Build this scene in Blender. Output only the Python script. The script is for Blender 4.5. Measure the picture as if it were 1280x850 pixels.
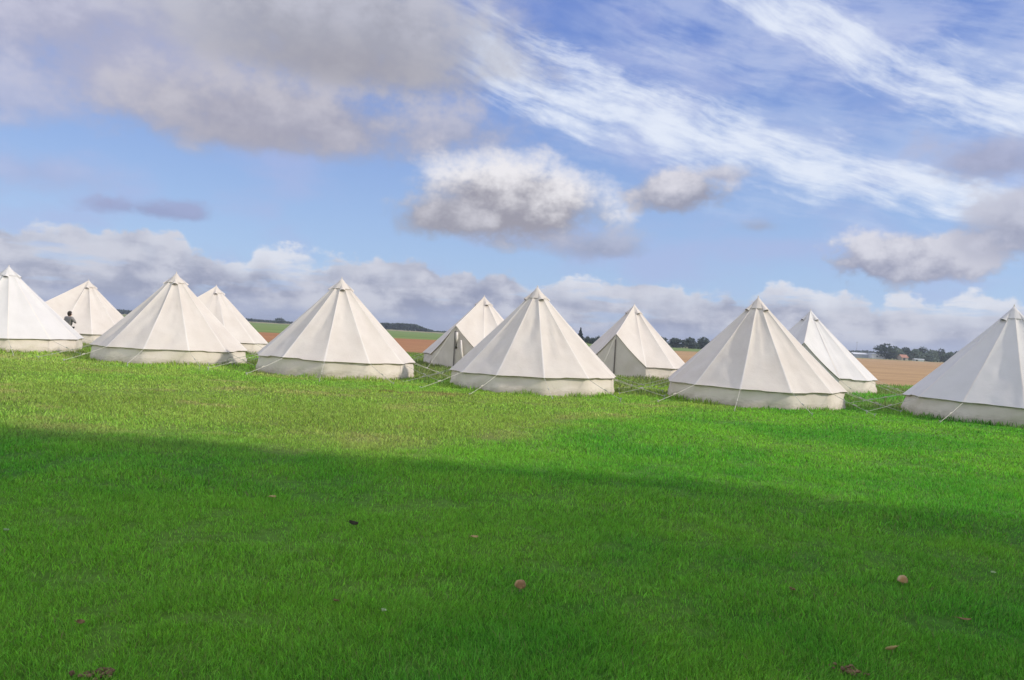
import bpy, bmesh, math, random
import numpy as np
from mathutils import Vector, Matrix
R = math.radians
for o in list(bpy.data.objects): bpy.data.objects.remove(o)
scene = bpy.context.scene
COL = scene.collection

# ------------------------------------------------------------------ camera
cam = bpy.data.objects.new('camera', bpy.data.cameras.new('camera'))
COL.objects.link(cam); scene.camera = cam
cam.data.sensor_width = 36.0; cam.data.lens = 26.72
cam.data.clip_start = 0.1; cam.data.clip_end = 9000
cam.matrix_world = Matrix.Translation((0, 0, 1.52)) @ Matrix.Rotation(R(90) - 0.007, 4, 'X') @ Matrix.Rotation(0.057, 4, 'Z')

# ------------------------------------------------------------------ light and exposure
SUN_AZ, SUN_EL = R(103), R(32)          # compass bearing from +Y towards +X
SKY_STRENGTH = 0.10
EXPOSURE = 0.15
scene.view_settings.view_transform = 'Standard'
scene.view_settings.look = 'None'
scene.view_settings.exposure = EXPOSURE
scene.view_settings.gamma = 1.0
sun = bpy.data.objects.new('sun', bpy.data.lights.new('sun', 'SUN'))
COL.objects.link(sun)
sun.data.energy = 2.8; sun.data.angle = R(1.6); sun.data.color = (1.0, 0.93, 0.82)
sdir = Vector((math.sin(SUN_AZ)*math.cos(SUN_EL), math.cos(SUN_AZ)*math.cos(SUN_EL), math.sin(SUN_EL)))
sun.rotation_euler = sdir.to_track_quat('Z', 'Y').to_euler()

def lin(c):
    return tuple(((v/255+0.055)/1.055)**2.4 if v > 10 else v/255/12.92 for v in c)

# ------------------------------------------------------------------ world: Nishita sky with cloud layers
world = bpy.data.worlds.new('World'); scene.world = world
world.use_nodes = True
NT = world.node_tree; NT.nodes.clear()
def node(t, **k):
    n = NT.nodes.new(t)
    for a, b in k.items(): setattr(n, a, b)
    return n
class V:
    """tiny expression wrapper over Math nodes"""
    def __init__(s, sock): s.s = sock
    def _op(a, op, *bs):
        n = NT.nodes.new('ShaderNodeMath'); n.operation = op
        for i, b in enumerate((a,) + bs):
            if isinstance(b, V): NT.links.new(b.s, n.inputs[i])
            else: n.inputs[i].default_value = b
        return V(n.outputs[0])
    def __add__(a, b): return a._op('ADD', b)
    def __radd__(a, b): return a._op('ADD', b)
    def __sub__(a, b): return a._op('SUBTRACT', b)
    def __rsub__(a, b): return V._op(b, 'SUBTRACT', a)
    def __mul__(a, b): return a._op('MULTIPLY', b)
    def __rmul__(a, b): return a._op('MULTIPLY', b)
    def __truediv__(a, b): return a._op('DIVIDE', b)
    def sm(a, lo, hi, o0=0.0, o1=1.0):
        n = NT.nodes.new('ShaderNodeMapRange'); n.interpolation_type = 'SMOOTHSTEP'
        NT.links.new(a.s, n.inputs[0])
        for i, b in ((1, lo), (2, hi), (3, o0), (4, o1)): n.inputs[i].default_value = b
        return V(n.outputs[0])
    def mx(a, b): return a._op('MAXIMUM', b)
    def mn(a, b): return a._op('MINIMUM', b)
    def sqrt(a): return a._op('SQRT')
def comb(x, y, z=0.0):
    n = NT.nodes.new('ShaderNodeCombineXYZ')
    for i, b in enumerate((x, y, z)):
        if isinstance(b, V): NT.links.new(b.s, n.inputs[i])
        else: n.inputs[i].default_value = b
    return n.outputs[0]
def noise(vec, scale, detail=5, rough=0.55, dist=0.0):
    n = NT.nodes.new('ShaderNodeTexNoise'); n.noise_dimensions = '2D' if dist == 0 else '3D'
    NT.links.new(vec, n.inputs['Vector'])
    n.inputs['Scale'].default_value = scale; n.inputs['Detail'].default_value = detail
    n.inputs['Roughness'].default_value = rough; n.inputs['Distortion'].default_value = dist
    return V(n.outputs[0])
def mixc(f, a, b, gain=1.0):
    n = NT.nodes.new('ShaderNodeMix'); n.data_type = 'RGBA'
    if isinstance(f, V): NT.links.new(f.s, n.inputs[0])
    else: n.inputs[0].default_value = f
    for i, c in ((6, a), (7, b)):
        if isinstance(c, tuple): n.inputs[i].default_value = (*[v*gain/SKY_STRENGTH/2**EXPOSURE for v in lin(c)], 1)
        else: NT.links.new(c, n.inputs[i])
    return n.outputs[2]
tc = node('ShaderNodeTexCoord')
sep = node('ShaderNodeSeparateXYZ'); NT.links.new(tc.outputs['Generated'], sep.inputs[0])
dx_, dy_, dz_ = (V(sep.outputs[i]) for i in range(3))
az = dx_._op('ARCTAN2', dy_) * 57.2958
el = dz_._op('ARCSINE') * 57.2958
base = comb(az, el)
n1 = noise(base, 0.13, 3, 0.5)
n2 = noise(comb(az*0.75, el, 3.0), 0.42, 7, 0.6)
n3 = noise(comb(az*0.42 + 40, el*1.5), 0.3, 7, 0.58)
wisp = (n2 - 0.5)
soft = (n1 - 0.5)
sky = node('ShaderNodeTexSky'); sky.sky_type = 'NISHITA'; sky.sun_disc = False
sky.sun_elevation = SUN_EL; sky.sun_rotation = SUN_AZ
sky.air_density = 1.0; sky.dust_density = 0.6; sky.ozone_density = 1.6
c = sky.outputs[0]
# high thin lilac veil all over the blue
el_t = el.sm(0, 26)
veil = mixc(el_t, (172, 203, 247), (112, 142, 222))
c = mixc(0.72, c, veil)
c = mixc(noise(comb(az*0.6 + 9, el*1.4), 0.16, 5).sm(0.42, 0.75) * 0.55, c, (176, 186, 226))
# cirrus bands: fibres drawn out along each band
def cirrus(c, a0, e0, a1, e1, width, op, seed, grow=0.0, lo=0.15, up=0.85):
    L = math.hypot(a1-a0, e1-e0); ux, uy = (a1-a0)/L, (e1-e0)/L
    p = (az - a0)*ux + (el - e0)*uy
    q = (el - e0)*ux - (az - a0)*uy
    q = q + (noise(comb(p*0.06 + seed, q*0.1), 1.0, 3) - 0.5)*2.6
    w = width + p*grow
    band = 1.0 - ((q/w)*(q/w))*q.sm(0.0, 2.5, 1.0, up)
    fib = noise(comb(p*0.10 + seed, q*0.75 + p*0.03), 1.0, 8, 0.62)
    fib2 = noise(comb(p*0.42 + seed*2 - q*0.3, q*1.5), 1.0, 7, 0.65)
    puf = noise(comb(p*0.22 - seed, q*0.28), 1.0, 5, 0.55)
    d = (band*0.9 + (fib - 0.5)*2.2 + (fib2 - 0.5)*0.9 + (puf - 0.5)*1.5).sm(lo - 0.1, 1.35) * p.sm(-9, 4) * op
    return mixc(d, c, (232, 239, 252))
c = cirrus(c, -5, 20.8, 33.1, 9.2, 3.4, 0.9, 5.0, -0.03)
c = cirrus(c, 15.5, 24.4, 34, 15.0, 1.75, 0.9, 21.0, 0.03)
c = cirrus(c, 4.0, 17.5, 36, 10.0, 6.0, 0.22, 47.0, 0.0, 0.25)
c = cirrus(c, 8.0, 25.0, 40, 17.0, 5.5, 0.3, 33.0, 0.0, 0.25)
# low bank of stratocumulus ringing the horizon
top = 4.6 + (noise(comb(az, 0.0, 7.0), 0.17, 4, 0.5) - 0.5)*4.5 + az.sm(-40, 30, 0.7, -0.6)
bank = (top - el + wisp*3.0 + (n3 - 0.5)*2.0).sm(-0.15, 0.45)
bank_tone = (n3*0.7 + n2*0.75).sm(0.52, 0.90)
bcol = mixc(bank_tone, (150, 156, 181), (208, 210, 222))
bcol = mixc((top - el + wisp*4.5 + soft*7).sm(2.0, -0.7)*0.85, bcol, (228, 232, 242))
bcol = mixc((el + (n3 - 0.5)*3.2).sm(1.8, 0.2)*0.7, bcol, (168, 179, 210))
gap = noise(comb(az*0.3 + 80, el*1.7), 0.42, 5, 0.55).sm(0.56, 0.70) * el.sm(0.4, 1.2)
c = mixc(bank*(0.97 - gap*0.6), c, bcol)
# separate clouds: centre azimuth, centre elevation, half width, half height, sunlit tone, base tone, softness, raggedness, opacity
CL = [
 ('veil',   -26.0, 19.0, 24.0, 9.5, (194,196,219), (178,182,209), .9, .35, .85),
 ('fill',   -28.0, 15.2, 13.0, 5.2, (190,191,214), (176,178,203), .9, .5, .85),
 ('lilac',  -32.3, 8.5, 7.5, 2.6, (186,192,224), (170,178,214), .9, .8, .6),
 ('streak', -25.3, 7.0, 6.0, 1.0, (160,164,200), (148,153,190), .8, 1.2, .75),
 ('upleft', -31.4, 18.4, 15.5, 8.2, (200,201,220), (170,172,196), .9, .7, .9),
 ('left',   -34.0, 12.9, 8.5, 3.6, (192,196,220), (174,178,206), .9, .9, .8),
 ('big',    -14.0, 20.4, 17.5, 8.0, (190,191,204), (166,167,180), .6, .45, .97),
 ('low',    -18.0, 14.0, 15.5, 4.5, (195,193,204), (167,166,182), .6, .5, .95),
 ('core',   -13.5, 18.4, 11.5, 2.9, (170,169,179), (158,157,170), .9, .7, .8),
 ('core2',  -19.5, 12.6, 8.0, 1.6, (170,169,184), (160,160,176), .9, .8, .55),
 ('tail',   -5.0, 14.6, 7.0, 2.8, (192,192,208), (166,168,188), .9, .9, .8),
 ('cum',    -0.6, 9.6, 9.2, 4.6, (238,236,240), (158,157,170), .45, .5, 1.0),
 ('cum_l',  -5.4, 8.5, 5.0, 2.8, (208,207,216), (158,158,172), .55, .6, 1.0),
 ('puff',   12.2, 11.1, 4.6, 2.5, (222,220,228), (156,158,176), .45, .8, .95),
 ('puff_r', 14.9, 12.3, 2.6, 1.0, (214,214,224), (170,172,192), .7, .9, .8),
 ('shred',  17.6, 8.7, 3.0, 0.9, (180,184,204), (160,166,190), .9, .9, .7),
 ('shred2', 6.2, 6.9, 5.5, 1.8, (184,188,208), (150,156,180), .8, 1.0, .8),
 ('right',  27.0, 6.4, 6.4, 2.5, (220,220,230), (150,154,178), .4, 1.0, .97),
 ('right2', 31.6, 12.7, 4.8, 2.4, (182,186,212), (156,160,188), .7, .9, .85),
 ('right3', 34.5, 8.6, 6.0, 3.6, (196,198,214), (152,156,180), .6, 1.0, .9),
 ('off_l',  -60, 12, 14, 5, (200,202,216), (150,152,172), .5, 1.2, .95),
 ('off_r',  58, 16, 12, 4.5, (220,222,232), (156,158,176), .5, 1.2, .9),
]
big = noise(comb(az*0.8 + 17, el*1.25), 0.2, 6, 0.58) - 0.5
for name, ca, ce, rx, ry, tcol, bc, sf, rag, op in CL:
    X = (az - ca)/rx; Y = (el - ce)/ry
    Yb = Y._op('MULTIPLY', Y.sm(-0.2, 0.0, 1.45, 1.0))
    d = 1.0 - (X*X + Yb*Yb).sqrt() + (wisp*1.5 + big*2.0)*rag*0.8
    dens = d.sm(0.0, sf + 0.05)*op
    if name == 'big':
        dens = dens * (1.0 - (((az + 27.3)/2.6)*((az + 27.3)/2.6) + ((el - 13.9)/1.3)*((el - 13.9)/1.3)).sm(1.4, 0.2)*0.8)
    cu = name.startswith('cum') or name == 'puff'
    sh = (Y*0.85 + 0.36 + X*0.12 + wisp*1.5 + big*1.3).sm(0.0, 0.95) if cu else (Y*0.55 + 0.42 + wisp*1.4 + big*1.6).sm(0.0, 1.0)
    c = mixc(dens, c, mixc(sh, bc, tcol))
# unseen cloud field behind and overhead, brightened as added fill for the shaded parts
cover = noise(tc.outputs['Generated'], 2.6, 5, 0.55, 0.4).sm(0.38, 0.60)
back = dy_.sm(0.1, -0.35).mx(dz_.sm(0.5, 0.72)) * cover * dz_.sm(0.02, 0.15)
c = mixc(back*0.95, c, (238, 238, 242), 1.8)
bg = node('ShaderNodeBackground'); bg.inputs[1].default_value = SKY_STRENGTH
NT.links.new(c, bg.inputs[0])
wo = node('ShaderNodeOutputWorld'); NT.links.new(bg.outputs[0], wo.inputs[0])
world.cycles.sampling_method = 'MANUAL'; world.cycles.sample_map_resolution = 512

# ------------------------------------------------------------------ helpers
def tag(o, label=None, cat=None, group=None, kind=None):
    for k, v in (('label', label), ('category', cat), ('group', group), ('kind', kind)):
        if v: o[k] = v
    return o
def empty(name, loc, rz=0.0):
    o = bpy.data.objects.new(name, None); COL.objects.link(o)
    o.empty_display_size = 0.2; o.location = loc; o.rotation_euler = (0, 0, rz); return o
def mesh_obj(name, verts, faces, mats, parent=None, midx=None, smooth=False):
    me = bpy.data.meshes.new(name); me.from_pydata([tuple(v) for v in verts], [], [tuple(f) for f in faces])
    for m in (mats if isinstance(mats, (list, tuple)) else [mats]): me.materials.append(m)
    if midx is not None: me.polygons.foreach_set('material_index', midx)
    if smooth: me.polygons.foreach_set('use_smooth', [True]*len(faces))
    me.update()
    o = bpy.data.objects.new(name, me); COL.objects.link(o)
    if parent: o.parent = parent
    return o
class MB:
    def __init__(s): s.v = []; s.f = []
    def box(s, x0, x1, y0, y1, z0, z1):
        b = len(s.v); s.v += [(x, y, z) for z in (z0, z1) for y in (y0, y1) for x in (x0, x1)]
        s.f += [tuple(b+i for i in q) for q in ((0,2,3,1),(4,5,7,6),(0,1,5,4),(2,6,7,3),(0,4,6,2),(1,3,7,5))]
        return s
    def tube(s, pts, r, n=6, r2=None):
        pts = [Vector(p) for p in pts]; m = len(pts); b0 = len(s.v)
        for i, p in enumerate(pts):
            t = (pts[min(i+1, m-1)] - pts[max(i-1, 0)]).normalized()
            a = t.cross(Vector((0, 0, 1)))
            if a.length < 1e-3: a = Vector((1, 0, 0))
            a.normalize(); c2 = t.cross(a)
            rr = r if r2 is None else r + (r2 - r)*i/(m-1)
            for k in range(n):
                w = 2*math.pi*k/n; s.v.append(tuple(p + a*math.cos(w)*rr + c2*math.sin(w)*rr))
        for i in range(m-1):
            for k in range(n):
                s.f.append((b0+i*n+k, b0+i*n+(k+1) % n, b0+(i+1)*n+(k+1) % n, b0+(i+1)*n+k))
        s.f.append(tuple(b0+k for k in range(n))[::-1]); s.f.append(tuple(b0+(m-1)*n+k for k in range(n)))
        return s
    def build(s, name, mat, parent=None, smooth=False):
        return mesh_obj(name, s.v, s.f, mat, parent, smooth=smooth)

def mat(name):
    m = bpy.data.materials.new(name); m.use_nodes = True
    return m, m.node_tree, m.node_tree.nodes['Principled BSDF']
def nn(nt, t, **inp):
    n = nt.nodes.new(t)
    for k, v in inp.items(): n.inputs[k.replace('_', ' ')].default_value = v
    return n
def noisy(name, c1, c2, scale=8, rough=0.8, detail=5, bump=0.0, bscale=None, vec='Object', stretch=(1,1,1), lo=.35, hi=.65, spec=0.3, bdist=0.02):
    m, nt, p = mat(name)
    t = nn(nt, 'ShaderNodeTexCoord'); mp = nn(nt, 'ShaderNodeMapping', Scale=stretch)
    nt.links.new(t.outputs[vec], mp.inputs[0])
    n = nn(nt, 'ShaderNodeTexNoise', Scale=scale, Detail=detail, Roughness=.6); nt.links.new(mp.outputs[0], n.inputs['Vector'])
    r = nn(nt, 'ShaderNodeValToRGB'); e = r.color_ramp.elements
    e[0].position = lo; e[1].position = hi; e[0].color = (*c1, 1); e[1].color = (*c2, 1)
    nt.links.new(n.outputs[0], r.inputs[0]); nt.links.new(r.outputs[0], p.inputs['Base Color'])
    p.inputs['Roughness'].default_value = rough; p.inputs['Specular IOR Level'].default_value = spec
    if bump:
        n2_ = nn(nt, 'ShaderNodeTexNoise', Scale=bscale or scale*4, Detail=4); nt.links.new(mp.outputs[0], n2_.inputs['Vector'])
        b = nn(nt, 'ShaderNodeBump', Strength=bump, Distance=bdist); nt.links.new(n2_.outputs[0], b.inputs['Height'])
        nt.links.new(b.outputs[0], p.inputs['Normal'])
    return m

# ------------------------------------------------------------------ numpy noise (for terrain, grass tone and cloth)
rs = np.random.RandomState(7)
_perm = rs.rand(256, 256)
def vnoise(x, y):
    xi = np.floor(x).astype(int); yi = np.floor(y).astype(int); fx = x-xi; fy = y-yi
    fx = fx*fx*(3-2*fx); fy = fy*fy*(3-2*fy)
    g = lambda a, b: _perm[a & 255, b & 255]
    return (g(xi, yi)*(1-fx)+g(xi+1, yi)*fx)*(1-fy)+(g(xi, yi+1)*(1-fx)+g(xi+1, yi+1)*fx)*fy
def fbm(x, y, oct=4):
    x = np.asarray(x, float); y = np.asarray(y, float); s = 0; a = .5; t = 0
    for i in range(oct):
        s = s + a*vnoise(x*2**i + 13.7*i, y*2**i + 5.1*i); t += a; a *= .55
    return s/t
def sstep(a, b, x):
    t = np.clip((x-a)/(b-a), 0, 1); return t*t*(3-2*t)

# tents: x, y, ground z
TENTS = [(-18.43, 27.72, -.068), (-20.57, 36.72, -.053), (-11.60, 26.04, -.061), (-13.78, 35.13, -.03), (-5.55, 24.24, -.028),
         (-1.27, 32.50, .059), (.70, 22.61, -.055), (5.12, 32.40, .065), (7.05, 22.01, -.023), (11.53, 29.57, .101), (13.27, 20.24, .002)]
def ground_z(x, y):
    x = np.asarray(x, float); y = np.asarray(y, float)
    s = 0; w = .15
    for tx, ty, tz in TENTS:
        k = np.exp(-((x-tx)**2+(y-ty)**2)/(2*3.6**2)); s = s+k*tz; w = w+k
    z = s/w
    near = 1-sstep(33, 39, y)*1.0
    z = z + (fbm(x*.9, y*.9, 3)-.5)*.05*near*sstep(60, 30, np.abs(x)) + (fbm(x*.22+9, y*.22, 2)-.5)*.08*near*sstep(60, 30, np.abs(x))
    return z
def ground_col(x, y):
    """true grass colour: lush mown lawn near, yellower meadow beyond, straw patches, rank grass between the tents"""
    x = np.asarray(x, float); y = np.asarray(y, float)
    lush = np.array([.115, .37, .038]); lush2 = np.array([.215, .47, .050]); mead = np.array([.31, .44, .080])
    straw = np.array([.46, .38, .17]); rank = np.array([.19, .235, .075])
    a = fbm(x*.35+3, y*.35, 4)[..., None]; b = fbm(x*1.3, y*1.3+8, 3)[..., None]
    col = lush + (lush2-lush)*sstep(.3, .7, a*.6+b*.4)
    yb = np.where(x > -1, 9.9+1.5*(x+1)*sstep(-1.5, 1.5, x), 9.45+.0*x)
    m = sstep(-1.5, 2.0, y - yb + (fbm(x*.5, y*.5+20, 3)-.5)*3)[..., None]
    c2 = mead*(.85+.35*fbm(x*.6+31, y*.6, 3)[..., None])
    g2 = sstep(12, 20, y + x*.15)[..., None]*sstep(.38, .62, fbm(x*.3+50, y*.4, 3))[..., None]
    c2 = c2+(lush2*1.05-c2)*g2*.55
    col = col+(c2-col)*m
    st = sstep(.60, .74, fbm(x*.55+77, y*.9+5, 4))[..., None]*sstep(7.5, 9.5, y)[..., None]
    col = col+(straw-col)*st*.5*(.12+.88*m)
    edge = np.exp(-((y-10.0+.0*x)/.8)**2)*sstep(0, -2, x)*sstep(.45, .6, fbm(x*1.1, y*2, 3))
    col = col+(straw-col)*edge[..., None]*.35
    rk = (sstep(22.5, 25, y + .22*x)*sstep(.3, .55, fbm(x*.4+91, y*.4, 3)))[..., None]
    col = col+(rank-col)*rk*.9
    bare = np.exp(-(((x+2.6)/1.7)**2+((y-18.8)/.8)**2))*sstep(.4, .6, fbm(x*2, y*2, 3))
    col = col+(np.array([.26,.15,.08])-col)*bare[..., None]*.75
    return np.clip(col, 0, 1)

def set_col(me, cols):
    a = me.color_attributes.new('Col', 'FLOAT_COLOR', 'POINT')
    a.data.foreach_set('color', np.c_[cols, np.ones(len(cols))].astype(np.float32).ravel())
def np_mesh(name, verts, quads=None, tris=None, mats=(), smooth=True, midx=None):
    me = bpy.data.meshes.new(name); me.vertices.add(len(verts))
    me.vertices.foreach_set('co', np.asarray(verts, np.float32).ravel())
    q = np.zeros((0, 4), int) if quads is None else np.asarray(quads); t = np.zeros((0, 3), int) if tris is None else np.asarray(tris)
    me.loops.add(q.size+t.size); me.loops.foreach_set('vertex_index', np.concatenate([q.ravel(), t.ravel()]).astype(np.int32))
    me.polygons.add(len(q)+len(t))
    ls = np.concatenate([np.arange(len(q))*4, q.size+np.arange(len(t))*3]).astype(np.int32)
    me.polygons.foreach_set('loop_start', ls)
    me.polygons.foreach_set('loop_total', np.concatenate([np.full(len(q), 4), np.full(len(t), 3)]).astype(np.int32))
    me.polygons.foreach_set('use_smooth', np.full(len(q)+len(t), smooth))
    if midx is not None: me.polygons.foreach_set('material_index', np.asarray(midx, np.int32))
    for m in mats: me.materials.append(m)
    me.update(calc_edges=True)
    o = bpy.data.objects.new(name, me); COL.objects.link(o); return o
def grid_faces(ny, nx):
    i = np.arange(ny*nx).reshape(ny, nx)
    return np.stack([i[:-1, :-1], i[:-1, 1:], i[1:, 1:], i[1:, :-1]], -1).reshape(-1, 4)

# ------------------------------------------------------------------ ground materials
def attr_ground(name, bump, dist):
    m, nt, p = mat(name)
    a = nt.nodes.new('ShaderNodeVertexColor'); a.layer_name = 'Col'
    t = nn(nt, 'ShaderNodeTexCoord'); n = nn(nt, 'ShaderNodeTexNoise', Scale=9, Detail=8, Roughness=.75)
    nt.links.new(t.outputs['Object'], n.inputs['Vector'])
    mr = nn(nt, 'ShaderNodeMapRange'); mr.inputs[1].default_value = .3; mr.inputs[2].default_value = .7
    mr.inputs[3].default_value = .55; mr.inputs[4].default_value = 1.25
    nt.links.new(n.outputs[0], mr.inputs[0])
    x = nn(nt, 'ShaderNodeMix'); x.data_type = 'RGBA'; x.blend_type = 'MULTIPLY'; x.inputs[0].default_value = 1
    nt.links.new(a.outputs[0], x.inputs[6]); nt.links.new(mr.outputs[0], x.inputs[7])
    nt.links.new(x.outputs[2], p.inputs['Base Color']); p.inputs['Roughness'].default_value = .9
    p.inputs['Specular IOR Level'].default_value = .1
    n2_ = nn(nt, 'ShaderNodeTexNoise', Scale=22, Detail=6, Roughness=.7); nt.links.new(t.outputs['Object'], n2_.inputs['Vector'])
    b = nn(nt, 'ShaderNodeBump', Strength=bump, Distance=dist); nt.links.new(n2_.outputs[0], b.inputs['Height'])
    nt.links.new(b.outputs[0], p.inputs['Normal'])
    return m
M_ground = attr_ground('grass_sward', .9, .08)

def axis(lims):
    out = []
    for a, b, s in lims: out += list(np.arange(a, b, s))
    return np.array(out + [lims[-1][1]])
gx = axis([(-3000, -1000, 1000), (-1000, -200, 100), (-200, -40, 10), (-40, -26, 1), (-26, 26, .25), (26, 40, 1), (40, 200, 10), (200, 1000, 100), (1000, 3000, 1000)])
gy = axis([(-1000, -100, 100), (-100, -10, 10), (-10, 0, 1), (0, 40, .25), (40, 60, 1), (60, 200, 10), (200, 1000, 50), (1000, 3000, 500)])
XX, YY = np.meshgrid(gx, gy); ZZ = ground_z(XX, YY)
gc = ground_col(XX.ravel(), YY.ravel())
far = sstep(45, 70, YY.ravel())[:, None]
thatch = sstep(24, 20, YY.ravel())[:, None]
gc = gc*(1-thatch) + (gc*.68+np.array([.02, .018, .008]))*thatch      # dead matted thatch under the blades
gc = gc*(1-far) + np.array([.12, .17, .06])*far
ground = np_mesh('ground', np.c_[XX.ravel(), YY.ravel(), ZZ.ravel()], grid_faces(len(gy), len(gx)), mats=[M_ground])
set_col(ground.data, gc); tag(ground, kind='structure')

# ------------------------------------------------------------------ fields beyond the camp
def field(name, near, farr, mt, dz, nrow=60):
    ts = np.linspace(-1.5, 1.5, 160); s = np.linspace(0, 1, nrow)**1.6
    yn = np.interp(ts, *zip(*near)); yf = np.interp(ts, *zip(*farr))
    Y = yn[None]*(1-s[:, None])+yf[None]*s[:, None]; X = Y*ts[None]
    Z = ground_z(X, Y)+dz + (0 if nrow < 50 else 1)*(fbm(X*1.2, Y*1.2, 3)-.5)*.05
    o = np_mesh(name, np.c_[X.ravel(), Y.ravel(), Z.ravel()], grid_faces(nrow, len(ts)), mats=[mt]); return tag(o, kind='structure')
NEAR = [(-1.5, 58), (-.4, 52), (-.126, 47), (.1, 43), (.52, 38), (.8, 37), (1.5, 37)]
FARB = [(-1.5, 60), (-.9, 75), (-.343, 93), (-.126, 112), (.1, 140), (.24, 170), (.44, 300), (.6, 335), (1.5, 380)]
def soil_mat():
    m, nt, p = mat('ploughed_soil')
    t = nn(nt, 'ShaderNodeTexCoord')
    mp = nn(nt, 'ShaderNodeMapping', Scale=(.05, .5, 1), Rotation=(0, 0, .12)); nt.links.new(t.outputs['Object'], mp.inputs[0])
    n = nn(nt, 'ShaderNodeTexNoise', Scale=1.0, Detail=7, Roughness=.65); nt.links.new(mp.outputs[0], n.inputs['Vector'])
    r = nn(nt, 'ShaderNodeValToRGB'); e = r.color_ramp.elements
    e[0].position = .35; e[0].color = (.32, .20, .10, 1); e[1].position = .7; e[1].color = (.50, .33, .17, 1)
    nt.links.new(n.outputs[0], r.inputs[0])
    sx = nn(nt, 'ShaderNodeSeparateXYZ'); nt.links.new(t.outputs['Object'], sx.inputs[0])
    mr = nn(nt, 'ShaderNodeMapRange'); mr.inputs[1].default_value = -12; mr.inputs[2].default_value = 22
    nt.links.new(sx.outputs[0], mr.inputs[0])
    r2 = nn(nt, 'ShaderNodeValToRGB'); e = r2.color_ramp.elements
    e[0].position = .3; e[0].color = (.27, .125, .06, 1); e[1].position = .72; e[1].color = (.42, .21, .095, 1)
    nt.links.new(n.outputs[0], r2.inputs[0])
    x = nn(nt, 'ShaderNodeMix'); x.data_type = 'RGBA'
    nt.links.new(mr.outputs[0], x.inputs[0]); nt.links.new(r2.outputs[0], x.inputs[6]); nt.links.new(r.outputs[0], x.inputs[7])
    nt.links.new(x.outputs[2], p.inputs['Base Color']); p.inputs['Roughness'].default_value = .95; p.inputs['Specular IOR Level'].default_value = .1
    n2_ = nn(nt, 'ShaderNodeTexNoise', Scale=3.0, Detail=5); nt.links.new(t.outputs['Object'], n2_.inputs['Vector'])
    b = nn(nt, 'ShaderNodeBump', Strength=.8, Distance=.15); nt.links.new(n2_.outputs[0], b.inputs['Height']); nt.links.new(b.outputs[0], p.inputs['Normal'])
    return m
M_soil = soil_mat()
M_crop = noisy('young_crop', (.12, .19, .05), (.21, .26, .075), .06, .9, stretch=(.3, 1, 1), spec=.1)
M_pale = noisy('stubble', (.24, .22, .10), (.33, .29, .15), .05, .9, stretch=(.3, 1, 1), spec=.1)
field('ploughed_field', NEAR, FARB, M_soil, .05)
field('green_field', [(a, b+.5) for a, b in FARB], [(-1.5, 300), (-.3, 420), (.2, 330), (.44, 340), (.6, 348), (1.5, 392)], M_crop, .05, 20)
field('stubble_field', [(a, b+.5) for a, b in [(-1.5, 300), (-.3, 420), (.2, 330), (.44, 340), (.6, 348), (1.5, 392)]], [(-1.5, 700), (1.5, 700)], M_pale, .05, 20)

# ------------------------------------------------------------------ grass
def grass_mat():
    m = bpy.data.materials.new('grass_blade'); m.use_nodes = True; nt = m.node_tree; nt.nodes.clear()
    a = nt.nodes.new('ShaderNodeVertexColor'); a.layer_name = 'Col'
    p = nt.nodes.new('ShaderNodeBsdfPrincipled'); nt.links.new(a.outputs[0], p.inputs['Base Color'])
    p.inputs['Roughness'].default_value = .55; p.inputs['Specular IOR Level'].default_value = .22
    tr = nt.nodes.new('ShaderNodeBsdfTranslucent')
    hs = nn(nt, 'ShaderNodeHueSaturation', Value=1.35, Saturation=1.05); nt.links.new(a.outputs[0], hs.inputs['Color'])
    nt.links.new(hs.outputs[0], tr.inputs[0])
    x = nt.nodes.new('ShaderNodeMixShader'); x.inputs[0].default_value = .42
    nt.links.new(p.outputs[0], x.inputs[1]); nt.links.new(tr.outputs[0], x.inputs[2])
    o = nt.nodes.new('ShaderNodeOutputMaterial'); nt.links.new(x.outputs[0], o.inputs[0]); return m
M_blade = grass_mat()
def blades(x, y, h, w, col, lean=.5, rnd=None):
    n = len(x); g = rnd or np.random.RandomState(3)
    z = ground_z(x, y)-.004
    fa = g.rand(n)*2*np.pi; la = fbm(x*2.1, y*2.1, 2)*9+g.randn(n)*1.7
    L = h*lean*(.25+g.rand(n)*1.1)
    ux, uy = np.cos(fa)*w/2, np.sin(fa)*w/2; lx, ly = np.cos(la)*L, np.sin(la)*L
    b = np.c_[x, y, z]; up = np.array([0, 0, 1.])
    wd = np.c_[ux, uy, 0*x]; ln = np.c_[lx, ly, 0*x]
    hz = np.sqrt(np.maximum(h**2-(L*.8)**2, (h*.35)**2))[:, None]*up
    v = np.stack([b-wd, b+wd, b+wd*.85+ln*.32+hz*.6, b-wd*.85+ln*.32+hz*.6, b+ln+hz], 1)
    i = np.arange(n)[:, None]*5
    return v.reshape(-1, 3), i+[0, 1, 2, 3], i+[3, 2, 4], np.repeat(col, 5, 0)
def scatter(y0, y1, dens, g, marg=2.0, k=.70):
    area = k*(y1**2-y0**2)+2*marg*(y1-y0); n = int(area*dens)
    y = np.sqrt(g.rand(n)*(y1**2-y0**2)+y0**2); x = (g.rand(n)*2-1)*(k*y+marg); return x, y
def not_in_tent(x, y, r=2.38):
    ok = np.ones(len(x), bool)
    for tx, ty, _ in TENTS: ok &= (x-tx)**2+(y-ty)**2 > r*r
    return ok
g = np.random.RandomState(11)
parts = []
def vary(col, g, amt=.32):
    n = len(col); v = 1+g.randn(n, 1)*amt; yel = g.rand(n, 1)
    c2 = col*np.clip(v, .45, 1.6)*(1+g.randn(n, 3)*.05); c2 = c2+(np.array([.26, .27, .08])-c2)*(yel > .93)*.55
    return c2+(np.array([.30, .22, .12])-c2)*(yel < .012)*.8
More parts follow.
